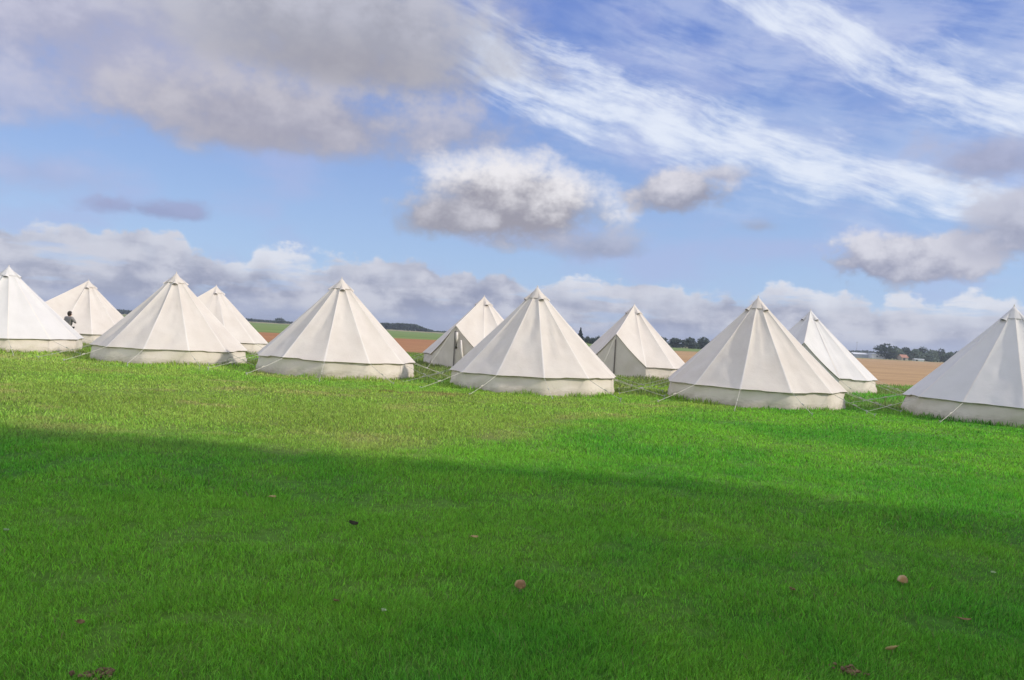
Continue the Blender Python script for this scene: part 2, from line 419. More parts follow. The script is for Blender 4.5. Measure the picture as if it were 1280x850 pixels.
for y0, y1, dens, w, h in ((2.0, 4.2, 14000, .0036, .034), (4.2, 6.5, 7500, .0046, .036), (6.5, 10, 2900, .0072, .042), (10, 15, 1150, .013, .044), (15, 21.5, 520, .020, .044)):
    x, y = scatter(y0, y1, dens, g)
    cl = fbm(x*1.1, y*1.1, 3); fine = fbm(x*5+7, y*5, 2)
    keep = g.rand(len(x)) < .30+.95*sstep(.28, .60, fine*.6+cl*.4)
    x, y, cl, fine = x[keep], y[keep], cl[keep], fine[keep]
    ok = not_in_tent(x, y); x, y, cl, fine = x[ok], y[ok], cl[ok], fine[ok]
    hh = h*(.25+.9*cl+.9*fine)*(.6+.7*g.rand(len(x)))
    parts.append(blades(x, y, hh, w*(.7+.6*g.rand(len(x))), vary(ground_col(x, y), g), .75, g))
def join_parts(parts, name, label_kind='stuff'):
    V_, Q, T_, C_ = [], [], [], []; off = 0
    for v, q, t, c2 in parts: V_.append(v); Q.append(q+off); T_.append(t+off); C_.append(c2); off += len(v)
    o = np_mesh(name, np.concatenate(V_), np.concatenate(Q), np.concatenate(T_), [M_blade], True)
    set_col(o.data, np.clip(np.concatenate(C_), 0, 1)); return o
lawn = join_parts(parts, 'lawn_grass')
tag(lawn, 'short lush green mown grass of the foreground lawn', 'grass', kind='stuff')
parts = []
# rank meadow grass: between and behind the tents, and tufts along each tent wall
x, y = scatter(21, 52, 85, g, 3)
ok = not_in_tent(x, y) & (y < np.interp(x/y, *zip(*NEAR))+.6); x, y = x[ok], y[ok]
hgt = fbm(x*.5+20, y*.5, 3)*(.25+.75*sstep(22, 26, y+.22*x))
parts.append(blades(x, y, (.05+.16*hgt)*(.6+.8*g.rand(len(x))), .032*(.6+.8*g.rand(len(x))), vary(ground_col(x, y), g, .28), .6, g))
for tx, ty, _ in TENTS:
    n = 2600; a = g.rand(n)*2*np.pi; rr = 2.41+np.abs(g.randn(n))*.16
    x = tx+np.cos(a)*rr; y = ty+np.sin(a)*rr; cl = fbm(x*1.7, y*1.7+4, 2)
    k = (g.rand(n) < .25+1.3*(cl-.3)) & (y < ty+1.5); x, y, cl = x[k], y[k], cl[k]
    parts.append(blades(x, y, (.04+.22*np.clip(cl-.3, 0, 1))*(.6+.8*g.rand(len(x))), .016*(.6+.9*g.rand(len(x))), vary(ground_col(x, y)*.9, g, .3), .55, g))
meadow = join_parts(parts, 'meadow_grass')
tag(meadow, 'longer rank yellow-green grass between the tents', 'grass', kind='stuff')

# ------------------------------------------------------------------ tents
def canvas_mat(name, c1, c2, trans=.18, dirt=True):
    m = bpy.data.materials.new(name); m.use_nodes = True; nt = m.node_tree; p = nt.nodes['Principled BSDF']
    t = nn(nt, 'ShaderNodeTexCoord'); oi = nt.nodes.new('ShaderNodeObjectInfo')
    add = nn(nt, 'ShaderNodeVectorMath'); add.operation = 'ADD'; nt.links.new(t.outputs['Object'], add.inputs[0]); nt.links.new(oi.outputs['Location'], add.inputs[1])
    n = nn(nt, 'ShaderNodeTexNoise', Scale=1.3, Detail=6, Roughness=.6); nt.links.new(add.outputs[0], n.inputs['Vector'])
    r = nn(nt, 'ShaderNodeValToRGB'); e = r.color_ramp.elements
    e[0].position = .3; e[0].color = (*c1, 1); e[1].position = .65; e[1].color = (*c2, 1)
    nt.links.new(n.outputs[0], r.inputs[0]); last = r.outputs[0]
    if dirt:       # mud splashed on the foot of the canvas
        s = nn(nt, 'ShaderNodeSeparateXYZ'); nt.links.new(t.outputs['Object'], s.inputs[0])
        mp = nn(nt, 'ShaderNodeMapping', Scale=(3, 3, 9)); nt.links.new(add.outputs[0], mp.inputs[0])
        n3_ = nn(nt, 'ShaderNodeTexNoise', Scale=2.2, Detail=7, Roughness=.7); nt.links.new(mp.outputs[0], n3_.inputs['Vector'])
        ma = nn(nt, 'ShaderNodeMath'); ma.operation = 'MULTIPLY_ADD'; nt.links.new(n3_.outputs[0], ma.inputs[0]); ma.inputs[1].default_value = -.5; nt.links.new(s.outputs[2], ma.inputs[2])
        mr = nn(nt, 'ShaderNodeMapRange'); mr.inputs[1].default_value = -.02; mr.inputs[2].default_value = -.24; nt.links.new(ma.outputs[0], mr.inputs[0])
        ml = nn(nt, 'ShaderNodeMath'); ml.operation = 'MULTIPLY'; ml.inputs[1].default_value = .55; nt.links.new(mr.outputs[0], ml.inputs[0])
        x = nn(nt, 'ShaderNodeMix'); x.data_type = 'RGBA'; x.inputs[7].default_value = (.30, .25, .16, 1)
        nt.links.new(ml.outputs[0], x.inputs[0]); nt.links.new(last, x.inputs[6]); last = x.outputs[2]
    nt.links.new(last, p.inputs['Base Color']); p.inputs['Roughness'].default_value = .85; p.inputs['Specular IOR Level'].default_value = .2
    w = nn(nt, 'ShaderNodeTexNoise', Scale=240, Detail=2); nt.links.new(t.outputs['Object'], w.inputs['Vector'])
    w2 = nn(nt, 'ShaderNodeTexNoise', Scale=5, Detail=5, Roughness=.55, Distortion=.6); nt.links.new(add.outputs[0], w2.inputs['Vector'])
    b1 = nn(nt, 'ShaderNodeBump', Strength=.12, Distance=.06); nt.links.new(w2.outputs[0], b1.inputs['Height'])
    b = nn(nt, 'ShaderNodeBump', Strength=.15, Distance=.002); nt.links.new(w.outputs[0], b.inputs['Height']); nt.links.new(b1.outputs[0], b.inputs['Normal'])
    nt.links.new(b.outputs[0], p.inputs['Normal'])
    tr = nt.nodes.new('ShaderNodeBsdfTranslucent'); nt.links.new(last, tr.inputs[0])
    mx = nt.nodes.new('ShaderNodeMixShader'); mx.inputs[0].default_value = trans
    out = nt.nodes['Material Output']
    nt.links.new(p.outputs[0], mx.inputs[1]); nt.links.new(tr.outputs[0], mx.inputs[2]); nt.links.new(mx.outputs[0], out.inputs[0])
    return m
M_canvas = canvas_mat('cream_canvas', (.66, .59, .51), (.73, .665, .585), .16, False)
M_white = canvas_mat('white_canvas', (.68, .65, .61), (.74, .71, .67), .16, False)
M_seam = canvas_mat('seam_canvas', (.72, .66, .59), (.77, .71, .64), .1, False)
M_wall = canvas_mat('wall_canvas', (.66, .58, .49), (.76, .68, .59), .12)
M_hem = canvas_mat('hem_webbing', (.42, .35, .29), (.50, .42, .35), .0, False)
M_mesh = noisy('vent_mesh', (.10, .10, .10), (.16, .15, .14), 60, .9)
M_rope = noisy('rope', (.42, .40, .33), (.56, .53, .45), 40, .9)
M_peg = noisy('peg_steel', (.30, .30, .30), (.45, .45, .45), 20, .45)
M_pole = noisy('galvanised_pole', (.40, .40, .40), (.52, .52, .52), 10, .4)
M_zip = noisy('zip_tape', (.10, .09, .08), (.15, .13, .12), 20, .8)
H_TOP, H_EAVE, R_EAVE, R_WALL = 3.03, .48, 2.5, 2.41
SEAM = R(30)
def adir(a): return math.sin(a), -math.cos(a)       # azimuth: 0 faces -Y, positive towards +X
TS = [0, .022, .11, .24, .37, .5, .63, .76, .89, .978]
def roof_profile(s):       # 0 at the apex, 1 at the eave; slightly concave
    return s**.945
def make_tent(idx, cx, cy, gz, door_az, face_door, label, roofmat, opts=()):
    root = empty('bell_tent', (cx, cy, gz), door_az)
    tag(root, label, 'tent', 'bell tents pitched in two rows on the grass')
    rng = np.random.RandomState(100+idx); rnd = random.Random(idx)
    lean = random.Random(idx*9+1); root.rotation_euler = (lean.uniform(-.009, .009), lean.uniform(-.009, .009), door_az)
    # --- eave outline in polar form about local azimuth 0 = door
    angs, seamflag = [], []
    for k in range(12):
        for t in TS: angs.append((k+t)*SEAM); seamflag.append(t in (0, .978))
    angs = np.array(angs); na = len(angs); t = (angs/SEAM) % 1
    rr = R_EAVE*math.cos(SEAM/2)/np.cos((t-.5)*SEAM)
    rr = rr - .022*np.sin(np.pi*t)                       # eave scallops in between the guys
    ze = H_EAVE + .008*np.sin(np.pi*t) + np.interp(np.floor(angs/SEAM+.5) % 12, range(12), rng.randn(12)*.012)
    ex, ey, ez = np.sin(angs)*rr, -np.cos(angs)*rr, ze.copy()
    dpk = np.array([0, -2.36, 1.72])
    if face_door:
        for i, a in enumerate(angs):
            aa = (a+math.pi) % (2*math.pi)-math.pi
            if abs(aa) < SEAM - 1e-6:
                q = 1-abs(aa)/SEAM; s = 1 if aa >= 0 else -1
                A = np.array([math.sin(SEAM*s)*R_EAVE, -math.cos(SEAM)*R_EAVE, H_EAVE])
                P = A+(dpk-A)*q; P[2] -= .05*math.sin(math.pi*q); ex[i], ey[i], ez[i] = P
    NS = 30; sv = np.linspace(0, 1, NS+1)[1:]
    apex = np.array([0, 0, H_TOP]); V_ = []
    wr = 0
    for s in sv:
        bx, by = ex*s, ey*s
        pz = apex[2]+(ez-apex[2])*roof_profile(s)
        # cloth: panels sag between the seams, plus tension creases that run down and sideways
        n_out = np.c_[np.sin(angs), -np.cos(angs), np.full(na, .95)]/1.38
        sag = -(.035+.03*((idx*37) % 10)/10)*np.sin(np.pi*t)**.8*np.sin(np.pi*min(1, s*1.02))**.7
        cr = (fbm(angs*9+idx*7+s*4, np.full(na, s*2.2+idx), 3)-.5)*(.07+.05*((idx*53) % 10)/10)*sstep(.12, .6, s)*np.sin(np.pi*t)**.5
        cr2 = (fbm(angs*26+idx*3-s*9, np.full(na, s*3.), 2)-.5)*.055*sstep(.35, .95, s)*np.sin(np.pi*t)**.5
        cr3 = (fbm(angs*34+idx*11+s*1.5, np.full(na, s*1.2+idx*3), 2)-.5)*.075*sstep(.1, .25, s)*sstep(.85, .4, s)*sstep(.5, .75, fbm(angs*1.5+idx*5, angs*0+.5, 2))
        d = (sag+cr+cr2+cr3)[:, None]*n_out
        d[:, 2] *= (s < .999)
        seam_up = (np.isclose(t, 0) | np.isclose(t, .978, atol=.005) | np.isclose(t, .022, atol=.005))*.005
        V_.append(np.c_[bx, by, pz]+d+n_out*seam_up[:, None])
    V_ = [apex]+list(np.concatenate(V_)); F, MI = [], []
    for i in range(na):
        j = (i+1) % na; F.append((0, 1+i, 1+j)); is_seam = seamflag[i]; MI.append(int(is_seam))
        for r_ in range(NS-1):
            F.append((1+r_*na+i, 1+(r_+1)*na+i, 1+(r_+1)*na+j, 1+r_*na+j)); MI.append(int(is_seam))
    roof = mesh_obj('roof', V_, F, [roofmat, M_seam], root, MI, True)
    # hem flap hanging from the eave
    hv, hf = [], []
    for i in range(na):
        hang = .018+.008*math.sin(angs[i]*31+idx)
        k_in = 1.0
        hv += [(ex[i]*.999, ey[i]*.999, ez[i]+.004), (ex[i]*.992, ey[i]*.992, ez[i]-hang), (ex[i]*.978, ey[i]*.978, ez[i]-hang), (ex[i]*.985, ey[i]*.985, ez[i]-.004)]
    for i in range(na):
        j = (i+1) % na
        for a_, b_ in ((0, 1), (1, 2), (2, 3)): hf.append((i*4+a_, i*4+b_, j*4+b_, j*4+a_))
    mesh_obj('eave_hem', hv, hf, M_hem, root, smooth=True)
    # --- wall
    wa = [a for a in np.arange(0, 2*math.pi, SEAM/10)] ; nz = 9; wv, wf = [], []
    keep = []
    for a in wa:
        aa = (a+math.pi) % (2*math.pi)-math.pi
        keep.append(not (face_door and abs(aa) < SEAM-1e-6))
    for a in wa:
        tt = (a/SEAM) % 1; r0 = R_WALL*math.cos(SEAM/2)/math.cos((tt-.5)*SEAM)
        for j in range(nz+1):
            q = j/nz
            fold = (float(fbm(a*7+q*2.2+idx*5, q*1.3+idx, 3))-.5)*.17*(.35+q*.65)+(float(fbm(a*20+q*7+idx, q*1.5, 3))-.5)*.10*(.2+.8*q)
            r1 = r0+fold+.09*q; z = (H_EAVE+.03)*(1-q)-.05*q
            wv.append((math.sin(a)*r1, -math.cos(a)*r1, z))
    nw = len(wa)
    for i in range(nw):
        j = (i+1) % nw
        am = (wa[i]+SEAM/20+math.pi) % (2*math.pi)-math.pi
        if face_door and abs(am) < SEAM: continue
        for q in range(nz): wf.append((i*(nz+1)+q, i*(nz+1)+q+1, j*(nz+1)+q+1, j*(nz+1)+q))
    mesh_obj('wall', wv, wf, M_wall, root, smooth=True)
    # --- cap over the apex with four hooded vents
    cv, cf = [(0, 0, H_TOP+.02)], []
    nc = 48
    for r_, s in enumerate((.03, .075, .12)):
        for i in range(nc):
            a = 2*math.pi*i/nc; tt = (a/SEAM) % 1; rad = R_EAVE*s*(math.cos(SEAM/2)/math.cos((tt-.5)*SEAM)) + .004
            z = H_TOP+(H_EAVE-H_TOP)*roof_profile(s)+.008
            dv = min(abs(((a-va+math.pi) % (2*math.pi))-math.pi) for va in (R(45), R(135), R(225), R(315)))
            z += 0
            cv.append((math.sin(a)*rad, -math.cos(a)*rad, z))
    for i in range(nc):
        j = (i+1) % nc; cf.append((0, 1+i, 1+j))
        for r_ in range(2): cf.append((1+r_*nc+i, 1+(r_+1)*nc+i, 1+(r_+1)*nc+j, 1+r_*nc+j))
    mesh_obj('cap', cv, cf, roofmat, root, smooth=True)
    mesh_obj('finial', *[(lambda m: (m.v, m.f))(MB().tube([(0, 0, H_TOP), (0, 0, H_TOP+.05)], .018, 8, .010))][0], M_seam, root)
    for va in (R(45), R(135), R(225), R(315)):
        hv, hf = [], []; n = 9
        sa, ca = math.sin(va), -math.cos(va); tx_, ty_ = math.cos(va), math.sin(va)
        def P(s, lat, out):
            rad = R_EAVE*s+out*.72; z = H_TOP+(H_EAVE-H_TOP)*roof_profile(s)+out*.69
            return (sa*rad+tx_*lat, ca*rad+ty_*lat, z)
        hv.append(P(.05, 0, .014))
        for s, wdt, hh in ((.10, .055, .028), (.145, .10, .06)):
            for i in range(n):
                u = -1+2*i/(n-1); hv.append(P(s, u*wdt, .012+hh*(1-u*u)))
        for i in range(n-1): hf.append((0, 1+i, 2+i)); hf.append((1+i, 1+n+i, 2+n+i, 2+i))
        hood = mesh_obj('vent_hood', hv, hf, roofmat, root, smooth=True)
        ov = [P(.141, 0, .010)]+[P(.141, (-1+2*i/(n-1))*.092, .010+.052*(1-(-1+2*i/(n-1))**2)) for i in range(n)]
        mesh_obj('vent_mesh', ov, [(0, i+1, i+2) for i in range(n-1)], M_mesh, hood)
    # --- guy ropes and pegs
    for k in range(12):
        a = k*SEAM
        if k == 0 and face_door: continue
        sa, ca = math.sin(a), -math.cos(a); out = R_EAVE+1.35+rnd.uniform(-.12, .2); lat = rnd.uniform(-.12, .12)
        p0 = Vector((sa*(R_EAVE-.01), ca*(R_EAVE-.01), H_EAVE+.0)); p1 = Vector((sa*out-ca*lat, ca*out+sa*lat, .05))
        wx, wy = (Matrix.Rotation(door_az, 3, 'Z') @ p1)[:2]; p1.z = float(ground_z(cx+wx, cy+wy))-gz+.05
        mid = (p0+p1)/2; mid.z -= .02
        mb = MB().tube([p0, mid, p1], .006, 5)
        sl = p0.lerp(p1, .55); ax = (p1-p0).normalized()*.05
        mb.tube([sl-ax, sl+ax], .013, 5)
        mb.build('guy_rope', M_rope, root)
        dvec = Vector((sa, ca, 0)); m2 = MB().tube([p1-dvec*.03-Vector((0, 0, .02)) + Vector((0, 0, .05)), p1+dvec*(-.01)+Vector((0, 0, -.18))], .010, 6)
        m2.tube([p1+Vector((0, 0, .03))-dvec*.03, p1+Vector((0, 0, .035))+dvec*.02], .009, 5)
        m2.build('peg', M_peg, root)
    # --- door: two canvas leaves hung from the A-frame
    if face_door:
        A = {s: Vector((math.sin(SEAM)*s*(R_EAVE-.06), -math.cos(SEAM)*(R_EAVE-.06), 0)) for s in (-1, 1)}
        for s in (-1, 1):
            dv, df = [], []; nu, nv = 16, 18
            for i in range(nu+1):
                u = i/nu
                zt = (dpk[2]-.03)*(1-u)+(H_EAVE-.02)*u - .05*math.sin(math.pi*u)
                bx_, by_ = A[s].x*u+s*.012*(1-u), (-2.31)*(1-u)+A[s].y*u
                for j in range(nv+1):
                    q = j/nv; z = zt*(1-q)-.05*q
                    f_ = (float(fbm(u*6+idx+s*3+q, q*1.2+idx, 3))-.5)*.16*math.sin(math.pi*min(1, q*.95+.03))*(.3+u*(1-u)*2.8)
                    dv.append((bx_, by_-f_, z))
            for i in range(nu):
                for j in range(nv): a0 = i*(nv+1)+j; df.append((a0, a0+1, a0+nv+2, a0+nv+1))
            mesh_obj('door_leaf', dv, df, [roofmat], root, smooth=True)
        MB().box(-.016, .016, -2.40, -2.37, -.03, 1.5).build('zip', M_zip, root)
        fr = MB().tube([(-.03, -2.27, 0), (-.03, -2.27, 1.66)], .016, 8); fr.build('door_pole', M_pole, root)
        for s in (-1, 1):
            MB().tube([(0, -2.30, 1.64), (A[s].x*.96, A[s].y*.94, .02)], .014, 8).build('a_frame_leg', M_pole, root)
        # storm guy from the door peak
        p0 = Vector(dpk); p1 = Vector((0, -4.4, .04)); MB().tube([p0, (p0+p1)/2-Vector((0, 0, .03)), p1], .006, 5).build('guy_rope', M_rope, root)
        MB().tube([p1+Vector((0, .02, .05)), p1+Vector((0, 0, -.18))], .01, 6).build('peg', M_peg, root)
        if 'rolled' in opts:
            fl = []; mb = MB(); mb.tube([(.10, -2.42, 1.45), (.12, -2.44, 1.2), (.11, -2.43, .8)], .055, 9, .045)
            mb.build('rolled_flap', M_seam, root, True)
            mb = MB(); mb.tube([(.30, -2.40, 1.15), (.34, -2.40, .7), (.44, -2.36, .1)], .035, 8, .06); mb.build('rolled_flap', M_seam, root, True)
    MB().tube([(0, 0, -.05), (0, 0, H_TOP-.02)], .019, 8).build('centre_pole', M_pole, root)
    return root
DB, DF = R(-25), R(155)
LAB = [
 'white bell tent at the far left, half cut off by the photo edge',
 'cream bell tent behind the far left tent, with a person standing in front',
 'cream bell tent second from the left in the front row, several pale seams showing',
 'cream bell tent mostly hidden behind the right shoulder of the second front-row tent',
 'cream bell tent left of the middle, with open fields visible on both sides',
 'bell tent in the back row with white rolled door flaps tied at its entrance',
 'bell tent in the middle of the front row, partly covering the flap-door tent',
 'back-row bell tent with a closed grey door split by a dark zip',
 'large cream bell tent right of centre with pale seams fanning down its roof',
 'bright white-sided bell tent in the back row, beside the ploughed field and sheds',
 'large grey-shaded bell tent cut off by the right edge of the photo']
for i, (x, y, z) in enumerate(TENTS):
    back = i in (1, 3, 5, 7, 9)
    make_tent(i, x, y, z, DB if back else DF, back, LAB[i], M_white if i in (0, 9, 10) else M_canvas,
              {5: ('rolled',)}.get(i, ()))

# ------------------------------------------------------------------ person between the two left tents
def person():
    x0, y0 = -19.25, 33.0; z0 = float(ground_z(x0, y0))
    root = None
    k = 1.50/1.72
    J = {'pel': (0, 0, .92), 'waist': (0, .01, 1.08), 'chest': (.01, 0, 1.30), 'neck': (.02, -.03, 1.46), 'headb': (.02, -.05, 1.53), 'head': (.02, -.06, 1.60), 'top': (.02, -.05, 1.66),
         'hl': (-.09, 0, .88), 'kl': (-.11, -.03, .48), 'al': (-.12, .02, .09), 'tl': (-.13, -.15, .035),
         'hr': (.09, 0, .88), 'kr': (.10, -.02, .48), 'ar': (.11, .04, .09), 'tr': (.12, -.13, .035),
         'sl': (-.19, 0, 1.40), 'el': (-.34, -.06, 1.20), 'wl': (-.17, -.22, 1.16), 'pl': (-.11, -.26, 1.17),
         'sr': (.21, 0, 1.40), 'er': (.27, .02, 1.12), 'wr': (.20, -.16, .98), 'pr': (.18, -.22, .95)}
    RD = {'pel': .15, 'waist': .135, 'chest': .155, 'neck': .055, 'headb': .07, 'head': .088, 'top': .07, 'hl': .095, 'kl': .06, 'al': .04, 'tl': .035, 'hr': .095, 'kr': .06, 'ar': .04, 'tr': .035,
          'sl': .07, 'el': .048, 'wl': .03, 'pl': .034, 'sr': .07, 'er': .048, 'wr': .03, 'pr': .034}
    E_ = [('pel', 'waist'), ('waist', 'chest'), ('chest', 'neck'), ('neck', 'headb'), ('headb', 'head'), ('head', 'top'), ('pel', 'hl'), ('hl', 'kl'), ('kl', 'al'), ('al', 'tl'),
          ('pel', 'hr'), ('hr', 'kr'), ('kr', 'ar'), ('ar', 'tr'), ('chest', 'sl'), ('sl', 'el'), ('el', 'wl'), ('wl', 'pl'), ('chest', 'sr'), ('sr', 'er'), ('er', 'wr'), ('wr', 'pr')]
    for side, s in (('l', 1), ('r', 1)):
        p = J['p'+side]
        for f_, (a, b, c2) in enumerate(((-.03, -.05, .01), (-.012, -.065, .005), (.006, -.062, 0), (.024, -.05, -.01), (.035, -.01, .02))):
            nm = 'f%s%d' % (side, f_); J[nm] = (p[0]+a, p[1]+b*.5, p[2]+c2); J[nm+'e'] = (p[0]+a*1.2, p[1]+b, p[2]+c2-.03)
            RD[nm] = .011; RD[nm+'e'] = .008; E_ += [('p'+side, nm), (nm, nm+'e')]
    names = list(J); idx = {n: i for i, n in enumerate(names)}
    def skin(name, sel, scale, m_, parent, rr=1.0, rootv=None):
        nm = [n for n in names if n in sel]; ix = {n: i for i, n in enumerate(nm)}
        me = bpy.data.meshes.new(name); me.from_pydata([tuple(Vector(J[n])*scale) for n in nm], [(ix[a], ix[b]) for a, b in E_ if a in ix and b in ix], [])
        o = bpy.data.objects.new(name, me); COL.objects.link(o)
        mod = o.modifiers.new('skin', 'SKIN'); 
        for n in nm:
            r_ = RD[n]*scale*(rr if RD[n] > .03 or rr < 1 else 1)
            me.skin_vertices[0].data[ix[n]].radius = (r_*(1.12 if n in ('pel', 'waist', 'chest') else 1), r_*(.8 if n in ('pel', 'waist', 'chest') else 1))
        me.skin_vertices[0].data[ix[rootv or nm[0]]].use_root = True
        o.modifiers.new('sub', 'SUBSURF').levels = 2; o.modifiers['sub'].render_levels = 2
        me.materials.append(m_)
        dg = bpy.context.evaluated_depsgraph_get(); ev = o.evaluated_get(dg); m2 = bpy.data.meshes.new_from_object(ev)
        bpy.data.objects.remove(o)
        o2 = bpy.data.objects.new(name, m2); COL.objects.link(o2)
        m2.polygons.foreach_set('use_smooth', [True]*len(m2.polygons))
        if parent: o2.parent = parent
        return o2
    M_skin = noisy('skin', (.45, .27, .19), (.52, .33, .24), 10, .6)
    M_top = noisy('jacket_cloth', (.19, .175, .165), (.25, .235, .22), 14, .9, bump=.5)
    M_tr = noisy('trouser_cloth', (.03, .035, .05), (.05, .055, .07), 14, .9, bump=.4)
    M_hair = noisy('dark_hair', (.02, .015, .012), (.04, .028, .02), 40, .7)
    full = dict(RD)
    for n in ('pel', 'waist', 'chest', 'sl', 'el', 'sr', 'er', 'hl', 'kl', 'hr', 'kr'): RD[n] *= .74
    for n in ('al', 'ar', 'wl', 'wr'): RD[n] *= .85
    root = skin('person', set(names), k, M_skin, None, rootv='pel')
    RD.update(full)
    root.location = (x0, y0, z0-.01); root.rotation_euler = (0, 0, R(160))
    tag(root, 'person in a dark jacket standing behind the far left tent, one elbow out', 'person')
    skin('jacket', {'pel', 'waist', 'chest', 'sl', 'el', 'wl', 'sr', 'er', 'wr', 'hl', 'hr'}, k, M_top, root, 1.32, 'pel')
    skin('trousers', {'pel', 'hl', 'kl', 'al', 'hr', 'kr', 'ar'}, k, M_tr, root, 1.10, 'pel')
    hc = Vector((.02, -.04, 1.625))*k
    bm = bmesh.new(); bmesh.ops.create_uvsphere(bm, u_segments=20, v_segments=14, radius=1)
    for v in bm.verts:
        v.co = Vector((v.co.x*.088, v.co.y*.105, v.co.z*.105))
        if v.co.y < -.02 and v.co.z < .045: v.co.y = -.02 + (v.co.y+.02)*.1
        if v.co.y > 0 and v.co.z < -.02: v.co.z *= 1.35
        v.co += hc
    me = bpy.data.meshes.new('hair'); bm.to_mesh(me); bm.free(); me.materials.append(M_hair)
    o = bpy.data.objects.new('hair', me); COL.objects.link(o); o.parent = root
    for sx in (-1, 1):
        mb = MB(); c0 = Vector((.02+sx*.032, -.142, 1.60))*k; mb.tube([c0, c0+Vector((0, -.006, 0))], .009, 8); mb.build('eye', M_hair, root)
    mb = MB().tube([Vector((.02, -.135, 1.595))*k, Vector((.02, -.168, 1.565))*k], .008, 8, .014); mb.build('nose', M_skin, root, True)
    mb = MB().tube([Vector((-.005, -.139, 1.54))*k, Vector((.045, -.139, 1.54))*k], .006, 6); mb.build('mouth', noisy('lip', (.3, .12, .1), (.35, .15, .12), 10, .6), root)
person()

# ------------------------------------------------------------------ trees and far things
def leaf_mat(name, c1, c2):
    m = bpy.data.materials.new(name); m.use_nodes = True; nt = m.node_tree; p = nt.nodes['Principled BSDF']
    gN = nt.nodes.new('ShaderNodeNewGeometry'); t = nn(nt, 'ShaderNodeTexCoord')
    n = nn(nt, 'ShaderNodeTexNoise', Scale=.6, Detail=3); nt.links.new(t.outputs['Object'], n.inputs['Vector'])
    ad = nn(nt, 'ShaderNodeMath'); ad.operation = 'MULTIPLY_ADD'; nt.links.new(gN.outputs['Random Per Island'], ad.inputs[0]); ad.inputs[1].default_value = .5; nt.links.new(n.outputs[0], ad.inputs[2])
    r = nn(nt, 'ShaderNodeValToRGB'); e = r.color_ramp.elements; e[0].position = .45; e[1].position = 1.0; e[0].color = (*c1, 1); e[1].color = (*c2, 1)
    nt.links.new(ad.outputs[0], r.inputs[0]); nt.links.new(r.outputs[0], p.inputs['Base Color']); p.inputs['Roughness'].default_value = .7; p.inputs['Specular IOR Level'].default_value = .2
    tr = nt.nodes.new('ShaderNodeBsdfTranslucent'); nt.links.new(r.outputs[0], tr.inputs[0]); mx = nt.nodes.new('ShaderNodeMixShader'); mx.inputs[0].default_value = .25
    nt.links.new(p.outputs[0], mx.inputs[1]); nt.links.new(tr.outputs[0], mx.inputs[2]); nt.links.new(mx.outputs[0], nt.nodes['Material Output'].inputs[0])
    return m
M_leafd = leaf_mat('dark_foliage', (.035, .058, .042), (.07, .10, .065))
M_leafg = leaf_mat('grey_green_foliage', (.10, .14, .10), (.17, .22, .15))
M_conif = leaf_mat('conifer_foliage', (.012, .028, .018), (.03, .05, .03))
M_bark = noisy('bark', (.07, .055, .04), (.12, .09, .07), 12, .95, bump=.6, stretch=(1, 1, .2))
def crown_mesh(name, h, w, n, leaf, seed, lobes=9, z0=.14, cone=False, m_=None, parent=None):
    gR = np.random.RandomState(seed); C_ = []
    if cone:
        q = gR.rand(n)**.6; z = h*(.06+.94*(1-q)); rad = w/2*q*(.55+.45*np.sqrt(gR.rand(n)))*(1+.25*np.sin(z*7)); a = gR.rand(n)*6.283
        pts = np.c_[np.cos(a)*rad, np.sin(a)*rad, z]
    else:
        for i in range(lobes):
            a = gR.rand()*6.283; rr = w/2*(.15+.5*gR.rand()); cz = h*(z0+.12+.58*gR.rand()); C_.append((math.cos(a)*rr, math.sin(a)*rr, cz, w*(.17+.16*gR.rand()), h*(.13+.1*gR.rand())))
        C_.append((0, 0, h*.78, w*.24, h*.21)); C_.append((0, 0, h*.45, w*.4, h*.26)); C_.append((w*.2, 0, h*.2, w*.36, h*.2)); C_.append((-w*.2, 0, h*.2, w*.36, h*.2))
        L = np.array(C_)[gR.randint(0, len(C_), n)]; d = gR.randn(n, 3); d /= np.linalg.norm(d, axis=1)[:, None]
        rr = (.55+.5*gR.rand(n))[:, None]; pts = L[:, :3]+d*rr*np.c_[L[:, 3], L[:, 3], L[:, 4]]
        pts[:, 2] = np.clip(pts[:, 2], h*z0*.8, h*1.02)
    u = gR.randn(n, 3); u /= np.linalg.norm(u, axis=1)[:, None]; v = np.cross(u, gR.randn(n, 3)); v /= np.linalg.norm(v, axis=1)[:, None]
    s = leaf*(.5+gR.rand(n))[:, None]
    V_ = np.stack([pts-u*s, pts-v*s*.6, pts+u*s, pts+v*s*.6], 1).reshape(-1, 3)
    o = np_mesh(name, V_, np.arange(n*4).reshape(-1, 4), mats=[m_], smooth=False)
    if parent: o.parent = parent
    return o
def tree(name, x, y, h, w, label, cat, m_, seed, leaf=.32, n=900, cone=False, group=None, z0=.14):
    root = empty(name, (x, y, float(ground_z(x, y))), random.Random(seed).random()*6)
    tag(root, label, cat, group)
    crown_mesh('crown', h, w, n, leaf, seed, cone=cone, m_=m_, parent=root, z0=z0)
    rnd = random.Random(seed); mb = MB(); tr_ = .022*h+.05
    top = Vector((rnd.uniform(-.1, .1)*w*.3, rnd.uniform(-.1, .1)*w*.3, h*.8))
    mb.tube([(0, 0, -.2), Vector((0, 0, 0)).lerp(top, .45), top], tr_, 7, tr_*.25)
    if not cone:
        for i in range(5):
            a = rnd.uniform(0, 6.28); b = Vector((0, 0, 0)).lerp(top, rnd.uniform(.3, .6)); e = b+Vector((math.cos(a)*w*.3, math.sin(a)*w*.3, h*.2)); mb.tube([b, b.lerp(e, .5)+Vector((0, 0, -.03*h)), e], tr_*.5, 5, tr_*.12)
    mb.build('trunk', M_bark, root, True)
    return root
def at(t, y): return t*y, y
M_leafd2 = M_leafd
GR = 'trees standing in the treeline right of the white sheds'
